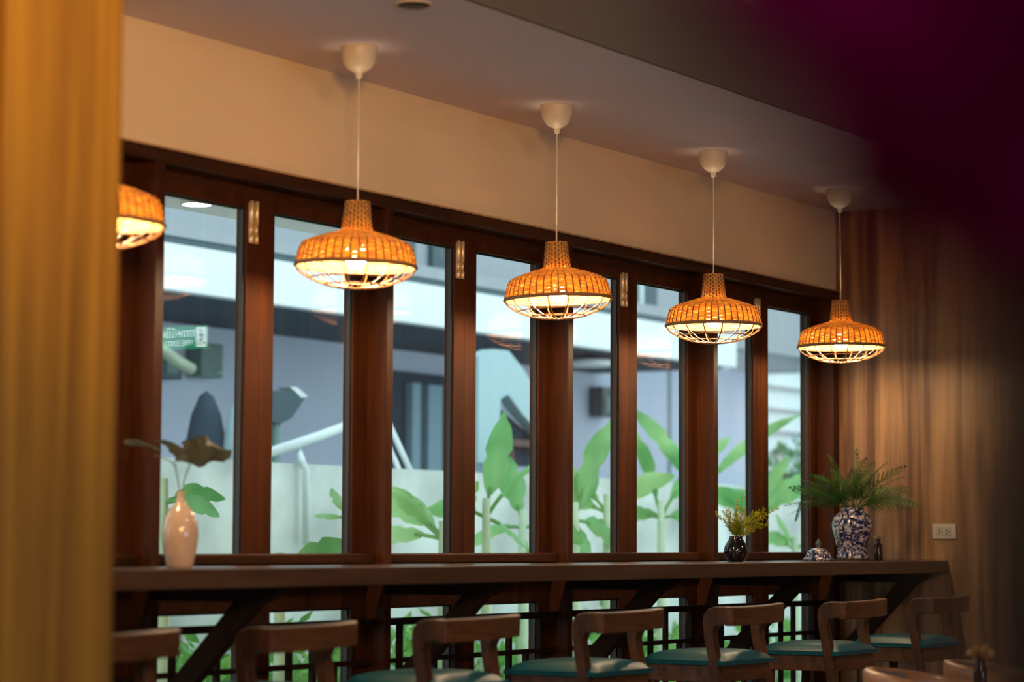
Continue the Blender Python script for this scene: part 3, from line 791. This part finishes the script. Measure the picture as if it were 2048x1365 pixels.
# own eave with a round light
struct(MB().box(-2, 10.85, 5.43, 7.66, 2.75, 2.87).build('trim_7', 'soffit_white'))
el = thing('eave_light', 'bright round light in the pale soffit outside, at the top of the leftmost pane', 'light', (9.12, 7.42, 2.75))
MB().lathe([(.001, -.012), (.065, -.012), (.07, -.006), (.07, 0), (.001, 0)], 32, cap=False).build('diffuser', 'eave_light', el)
MB().lathe([(.07, -.014), (.08, -.010), (.08, 0), (.07, 0)], 32, cap=False).build('trim_ring', 'white_plastic', el)

gw = tag(MB().box(4, 34, 9.0, 9.15, -.1, 1.612).build('garden_wall', 'concrete'), 'low weathered concrete garden wall behind the banana plants', 'wall')

# neighbouring house
hs = thing('house', 'blue-grey neighbouring house with white roof edge beyond the garden wall', 'building', (14, 12, 0))
def part(nm, mt, x0, x1, y0, y1, z0, z1, par=hs, b=0):
    return MB().box(x0-14, x1-14, y0-12, y1-12, z0, z1, b).build(nm, mt, par)
part('lower_wall', 'house_wall', 6, 24.6, 12.0, 12.3, -.1, 3.0)
part('roof_edge', 'house_white', 6, 20.97, 10.5, 12.0, 2.80, 3.11)
part('soffit', 'dark_inside', 6, 20.9, 10.62, 12.0, 2.785, 2.80)  # dark colour paints in the shade under the roof edge
part('gutter', 'dark_metal', 6, 20.9, 10.56, 10.66, 3.11, 3.17)
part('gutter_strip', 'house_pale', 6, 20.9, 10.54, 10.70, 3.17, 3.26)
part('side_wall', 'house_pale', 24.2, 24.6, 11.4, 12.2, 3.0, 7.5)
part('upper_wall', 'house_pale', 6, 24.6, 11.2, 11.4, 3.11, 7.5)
for (x0, x1, z0, z1) in ((15.95, 16.5, 3.36, 3.62), (16.75, 17.35, 3.28, 3.8), (18.9, 19.5, 3.3, 4.2), (19.9, 20.6, 3.2, 4.2)):
    wq = part('window', 'dark_metal', x0, x1, 11.15, 11.22, z0, z1)
    MB().box((x0+x1)/2-14-.03, (x0+x1)/2-14+.03, 11.12-12, 11.16-12, z0, z1).build('window_bar', 'pvc_white', wq)
# dark doorway with pale curtains
dr = part('doorway', 'dark_inside', 17.2, 18.75, 11.95, 12.01, 0, 2.6)
for (x0, x1) in ((17.55, 17.68), (17.80, 18.02), (18.5, 18.7)):
    part('curtain', 'curtain_pale', x0, x1, 11.88, 11.95, 0, 2.5)
part('downpipe', 'dark_metal', 12.05+.7, 12.05+.84, 11.85, 11.95, 0, 2.8)
for x in (22.4,): part('wall_joint', 'meter_grey', x, x+.04, 11.985, 12.01, 0, 2.9)
# pale sided building to the right
sb = thing('house', 'pale house with horizontal siding at the right, seen past the end post', 'building', (27, 13, 0))
MB().box(-2.25, 6, -.4, 3, -.1, 8).build('wall', 'siding', sb)
for k in range(14): MB().box(-2.2, .2, -.46, -.4, 1.9+k*.26, 1.93+k*.26).build('siding_joint', 'house_pale', sb)
MB().box(-2.2, 3.0, -1.3, -.4, 1.72, 1.92).build('canopy', 'house_pale', sb)
MB().box(-.8, .2, -.6, -.4, 3.95, 4.25).build('vent', 'dark_metal', sb)

# items along the neighbouring wall
def at(px, py, Y):
    d = fw+r2*((px-1024)/FPX)-u2*((py-682.5)/FPX); return Vector((0, 0, EYE))+d*(Y/d.y)
p = at(413, 722, 11.9); o = thing('meter_box', 'grey-green meter box on the neighbouring wall seen in the leftmost pane', 'box', p)
MB().box(-.13, .13, -.06, .09, -.13, .13, .01).build('casing', 'meter_grey', o); MB().lathe([(.001, 0), (.035, 0), (.035, .01), (.001, .01)], 16, (.08, -.07, -.09), False).build('dial', 'pvc_white', o)
p = at(1208, 800, 11.9); o = thing('meter_box', 'dark meter box on the neighbouring wall seen through the fifth pane', 'box', p)
MB().box(-.13, .13, -.06, .09, -.17, .12, .01).build('casing', 'dark_metal', o); MB().box(-.08, .08, -.07, -.05, -.12, .02).build('door', 'meter_grey', o)
p = at(336, 735, 11.9); o = thing('wall_box', 'dark box on the neighbouring wall at the left edge of the leftmost pane', 'box', p)
MB().box(-.16, .10, -.06, .09, -.09, .09, .01).build('casing', 'dark_metal', o); MB().box(-.1, .04, -.07, -.05, -.05, .05).build('cover', 'meter_grey', o)
p = at(342, 712, 10.9); o = tag(MB().tube([(-.30, 0, .14), (-.12, 0, .05), (.06, 0, -.03), (.22, 0, -.08)], .045, 8).build('rolled_awning', 'hose_green', None, p), 'pale green rolled awning under the roof edge in the leftmost pane', 'awning')
# machine with tilted housing on a stand (pane two)
p = at(572, 812, 9.6); o = thing('flood_light', 'tilted teal floodlight housing on a pole above the garden wall', 'light', p)
MB().prism([(-.30, .08), (.02, .10), (.10, .05), (.0, -.08), (-.08, -.12), (-.30, -.09)], -.07, .07, 'y').build('housing', 'dark_metal', o, rot=(0, 0, -.35))
MB().prism([(-.02, .118), (.035, .118), (.12, .06), (.07, .05)], -.075, .075, 'y').build('visor', 'pvc_white', o, rot=(0, 0, -.35))
MB().tube([(-.10, 0, -.10), (-.10, 0, -p.z-.1)], .03, 10).build('pole', 'meter_grey', o)
# white pipes
def pipe(pts, rad, label, legs=()):
    v = [at(*q) for q in pts]; c = v[0].copy()
    mb_ = MB().tube([q-c for q in v], rad, 10)
    for f_ in legs:
        q = v[0].lerp(v[-1], f_)-c; mb_.tube([q, (q.x, q.y, 1.612-c.z)], rad*.8, 8)
    return tag(mb_.build('water_pipe', 'pvc_white', None, c), label, 'pipe', 'white pipes on the garden wall')
pipe([(520, 912, 9.08), (640, 872, 9.08), (720, 842, 9.08)], .030, 'long white pipe slanting above the garden wall in the second pane', (.06, .97))
pipe([(592, 890, 9.2), (606, 928, 8.94), (612, 940, 8.94), (612, 1090, 8.94)], .022, 'white pipe running down the garden wall in the second pane')
pipe([(776, 845, 9.3), (822, 945, 9.1)], .020, 'slanting white pipe in the third pane, the upper of two')
pipe([(776, 890, 9.3), (802, 950, 9.1)], .018, 'slanting white pipe in the third pane, the lower of two')
# dark arch-shaped scooter tarpaulin in pane one
p = at(478, 880, 10.2); o = thing('covered_scooter', 'scooter under a dark and pale cover behind the wall in the leftmost pane', 'scooter', (p.x, p.y, 0))
MB().lathe([(.17, 0), (.17, 1.2), (.15, 1.7), (.10, 1.98), (.05, 2.10), (.001, 2.14)], 24, cap=False).build('dark_cover', 'dark_inside', o, (-.10, .2, 0))
MB().lathe([(.15, 0), (.15, 1.2), (.14, 1.7), (.09, 2.0), (.001, 2.12)], 24, cap=False).build('pale_cover', 'pale_tarp', o, (.03, 0, 0))
# pale tarpaulin shelter in pane four
p = at(1005, 860, 9.8); o = thing('tarp_shelter', 'pale blue draped tarpaulin shelter beyond the garden wall in the fourth pane', 'shelter', (p.x, p.y, 0))
def tz(py): return at(1005, py, 9.8).z
def tx(px): return at(px, 860, 9.8).x-p.x
outer = [(tx(945), tz(930)), (tx(945), tz(720)), (tx(975), tz(703)), (tx(1005), tz(702)), (tx(1035), tz(735)), (tx(1120), tz(870)), (tx(1120), tz(900)), (tx(1068), tz(862)), (tx(1035), tz(828)), (tx(1005), tz(790)), (tx(990), tz(800)), (tx(985), tz(930))]
MB().prism(outer, -.05, .06, 'y').build('tarpaulin', 'pale_tarp', o)
MB().prism([(tx(985), tz(930)), (tx(985), tz(790)), (tx(1125), tz(905)), (tx(1125), tz(930))], .08, .12, 'y').build('inner_side', 'dark_inside', o)
MB().box(tx(985), tx(1120), -.04, .06, tz(892), tz(878)).build('beam', 'brown_wood_old', o)
MB().tube([(tx(1022), .05, tz(885)), (tx(1030), .05, 0)], .07, 8).build('post', 'brown_wood_old', o)
# fan / lamp shapes in pane five
p = at(1178, 722, 10.9); o = thing('outdoor_lamp', 'round white outdoor lamp under the roof edge in the fifth pane', 'light', p)
MB().lathe([(.001, .03), (.22, 0), (.24, -.03), (.20, -.05), (.001, -.05)], 24, cap=False).build('shade', 'house_white', o)
MB().tube([(0, 0, .02), (0, 0, 2.80-p.z)], .015, 6).build('stem', 'dark_metal', o)
# ---------------------------------------------- banana plants
def banana(bx, by, label, leaves, stem_h, mt='banana_leaf', seed=0):
    stem_h += .16
    r_ = random.Random(seed)
    t = thing('banana_plant', label, 'plant', (bx, by, -.02), 0, 'young banana plants in front of the garden wall')
    MB().tube([(0, 0, 0), (.01, 0, stem_h*.5), (.0, 0, stem_h)], [.040, .032, .022], 10).build('stem', 'banana_stem', t)
    for (dr, dd, up_, L, W) in leaves:
        b = MB(); d = (RX*dr+FX*dd+UZ*up_); d.normalize()
        base = Vector((0, 0, stem_h*.92)); n = 14; P = []; q = base.copy()
        dirv = d.copy()
        for i in range(n+1):
            P.append(q.copy()); dirv = (dirv+Vector((0, 0, -.06))).normalized(); q = q+dirv*L/n
        stalk = 4
        b.tube(P[:stalk+1], .012, 6)
        # normal turned towards the viewer side for some leaves
        side = d.cross(FX*-1+UZ*.3)
        if side.length < .1: side = RX.copy()
        side.normalize(); rollr = r_.uniform(-1.1, 1.1); side = Matrix.Rotation(rollr, 3, d) @ side
        nm = d.cross(side).normalized()
        vs = []; fs = []
        for i in range(stalk-1, n+1):
            u = (i-stalk+1)/(n-stalk+1); w_ = W*(math.sin(PI*min(.98, .06+u*.93))**.8)*.40*(1 if (i*7+seed) % 5 else .72)
            for s_ in (-1, -.5, 0, .5, 1):
                vs.append(P[i]+side*w_*s_+nm*abs(s_)*w_*.28)
        m_ = n+1-stalk+1
        for i in range(m_-1):
            for k in range(4): fs.append((i*5+k, i*5+k+1, (i+1)*5+k+1, (i+1)*5+k))
        b.add(vs, fs, True); b.build('leaf', mt, t)
    return t
def bp(px, Y): q = at(px, 1090, Y); return q.x, Y
BN = [ # px, Y, stem height, pale?, leaves, label
    (326, 7.6, 1.30, 0, [(.8, .1, .45, .30, .15), (-.5, .2, .8, .3, .14), (.5, -.3, .15, .35, .12), (.1, .2, -.2, .3, .1)], 'young banana plant with drooping leaves behind the white vase'),
    (560, 7.3, .95, 0, [(.9, .1, .25, .55, .22), (.4, .2, .3, .5, .2), (-.7, .1, .35, .4, .18)], 'low banana plant with a broad leaf at the foot of the second pane'),
    (700, 7.6, 1.22, 1, [(-.3, .2, .9, .22, .16), (-.3, 0, .2, .2, .15), (.5, .1, .6, .3, .15)], 'young banana plant with a yellow-green leaf behind the second window post'),
    (885, 7.5, 1.12, 1, [(-.75, .1, .8, .62, .26), (-1, .2, .35, .55, .18), (.3, .2, .9, .4, .18), (-.3, 0, .5, .42, .15)], 'pale banana plant leaning left in the third pane'),
    (972, 7.4, 1.25, 0, [(.1, .1, 1, .62, .24), (.55, .1, 1, .55, .10), (-.6, .1, .4, .35, .2), (.4, .1, -.1, .3, .12)], 'banana plant with upright leaf in front of the tarpaulin'),
    (1045, 7.8, 1.2, 0, [(-.15, .1, .9, .50, .22), (-.5, .2, .1, .42, .26), (.4, .1, .1, .4, .3), (.0, .1, -.5, .3, .2)], 'bushy banana plant at the right side of the fourth pane'),
    (1150, 7.6, 1.25, 0, [(.25, .1, 1, .72, .22), (.1, .1, .4, .4, .26), (.5, .2, .0, .35, .2), (.2, .1, -.4, .3, .18)], 'banana plant with spotted upright leaf at the left of the fifth pane'),
    (1214, 7.5, 1.30, 1, [(-.45, .1, .7, .5, .16), (-.8, .1, .5, .35, .14), (.5, .1, .6, .5, .2)], 'slender pale banana plant at the right of the fifth pane'),
    (1322, 7.7, 1.28, 0, [(.45, .1, .95, .72, .26), (-.55, .1, .45, .40, .16), (-.25, .1, 1.2, .68, .16), (.8, .2, .25, .35, .16), (-.3, 0, .1, .3, .18)], 'tall banana plant with fanned leaves in the sixth pane'),
    (1395, 8.2, 1.45, 0, [(-.42, .1, 1, .85, .16), (.65, .1, 1, 1.0, .14), (.9, .2, .5, .5, .16)], 'tallest banana plant, leaves showing either side of the fourth post'),
    (1512, 7.7, 1.25, 0, [(-.62, .1, .8, .55, .20), (.65, .1, 1.0, .60, .24), (.3, .1, 1, .55, .16), (-.3, 0, .5, .4, .18)], 'banana plant behind the narrow stile between the last two panes'),
    (1590, 7.6, 1.05, 0, [(-.5, .1, .5, .3, .16), (.5, .1, .5, .4, .2), (-.2, .1, .7, .3, .14)], 'short banana plant low in the last pane'),
]
for i, (px, Y, sh, pale, lv, lb) in enumerate(BN):
    x, y = bp(px, Y); banana(x, y, lb, lv, sh, 'banana_leaf_pale' if pale else 'banana_leaf', i)

# low shrubs along the foot of the wall
def shrub(x, y, h, wd, seed, label, mt='shrub_leaf', n=150, leafs=.09, z0=-.02, group='low shrubs at the foot of the garden wall'):
    r_ = random.Random(seed); t = thing('garden_shrub', label, 'shrub', (x, y, z0), 0, group)
    b = MB(); s_ = MB()
    for k in range(n):
        a = r_.uniform(0, 2*PI); rr = wd*math.sqrt(r_.random()); z = h*r_.uniform(.1, 1)*(1-.45*(rr/wd)**2)
        p = Vector((rr*math.cos(a), rr*math.sin(a), z)); d = Vector((math.cos(a)*.6+r_.gauss(0, .3), math.sin(a)*.6+r_.gauss(0, .3), r_.uniform(.1, 1))).normalized()
        o = d.orthogonal().normalized(); o.rotate(Matrix.Rotation(r_.uniform(0, 6), 3, d).to_quaternion()); L = leafs*r_.uniform(.6, 1.3)
        b.add([p, p+d*L*.5+o*L*.25, p+d*L, p+d*L*.5-o*L*.25], [(0, 1, 2, 3)])
        if k % 12 == 0: s_.tube([(0, 0, 0), p*.6, p], .006, 4)
    b.build('foliage', mt, t); s_.build('twigs', 'banana_stem', t); return t
SL = ['beneath the leftmost pane', 'left of the white pipe', 'right of the white pipe', 'under the second post', 'under the third pane', 'under the fourth pane', 'under the third post', 'under the fifth pane', 'under the sixth pane', 'under the fourth post', 'under the last pane']
for k, px in enumerate((350, 450, 560, 660, 790, 880, 990, 1110, 1230, 1350, 1540)):
    x, y = bp(px, 8.25+.15*(k % 2)); shrub(x, y, .62+.06*(k % 3), .36, k+40, 'bright green low shrub seen through the lower glass '+SL[k], 'shrub_leaf', 260, .12)
# trees in front of the sided house
for k, (px, py, Y, hh) in enumerate(((1545, 960, 10.2, 1.2), (1592, 930, 10.2, 1.55))):
    q = at(px, py, Y); t = shrub(q.x, q.y, hh+.60, .46, 90+k, ['rounded green tree beyond the garden wall in the last pane', 'taller green tree beyond the garden wall beside the end post'][k], 'tree_leaf', 3600, .13, -.02, 'trees beyond the garden wall')
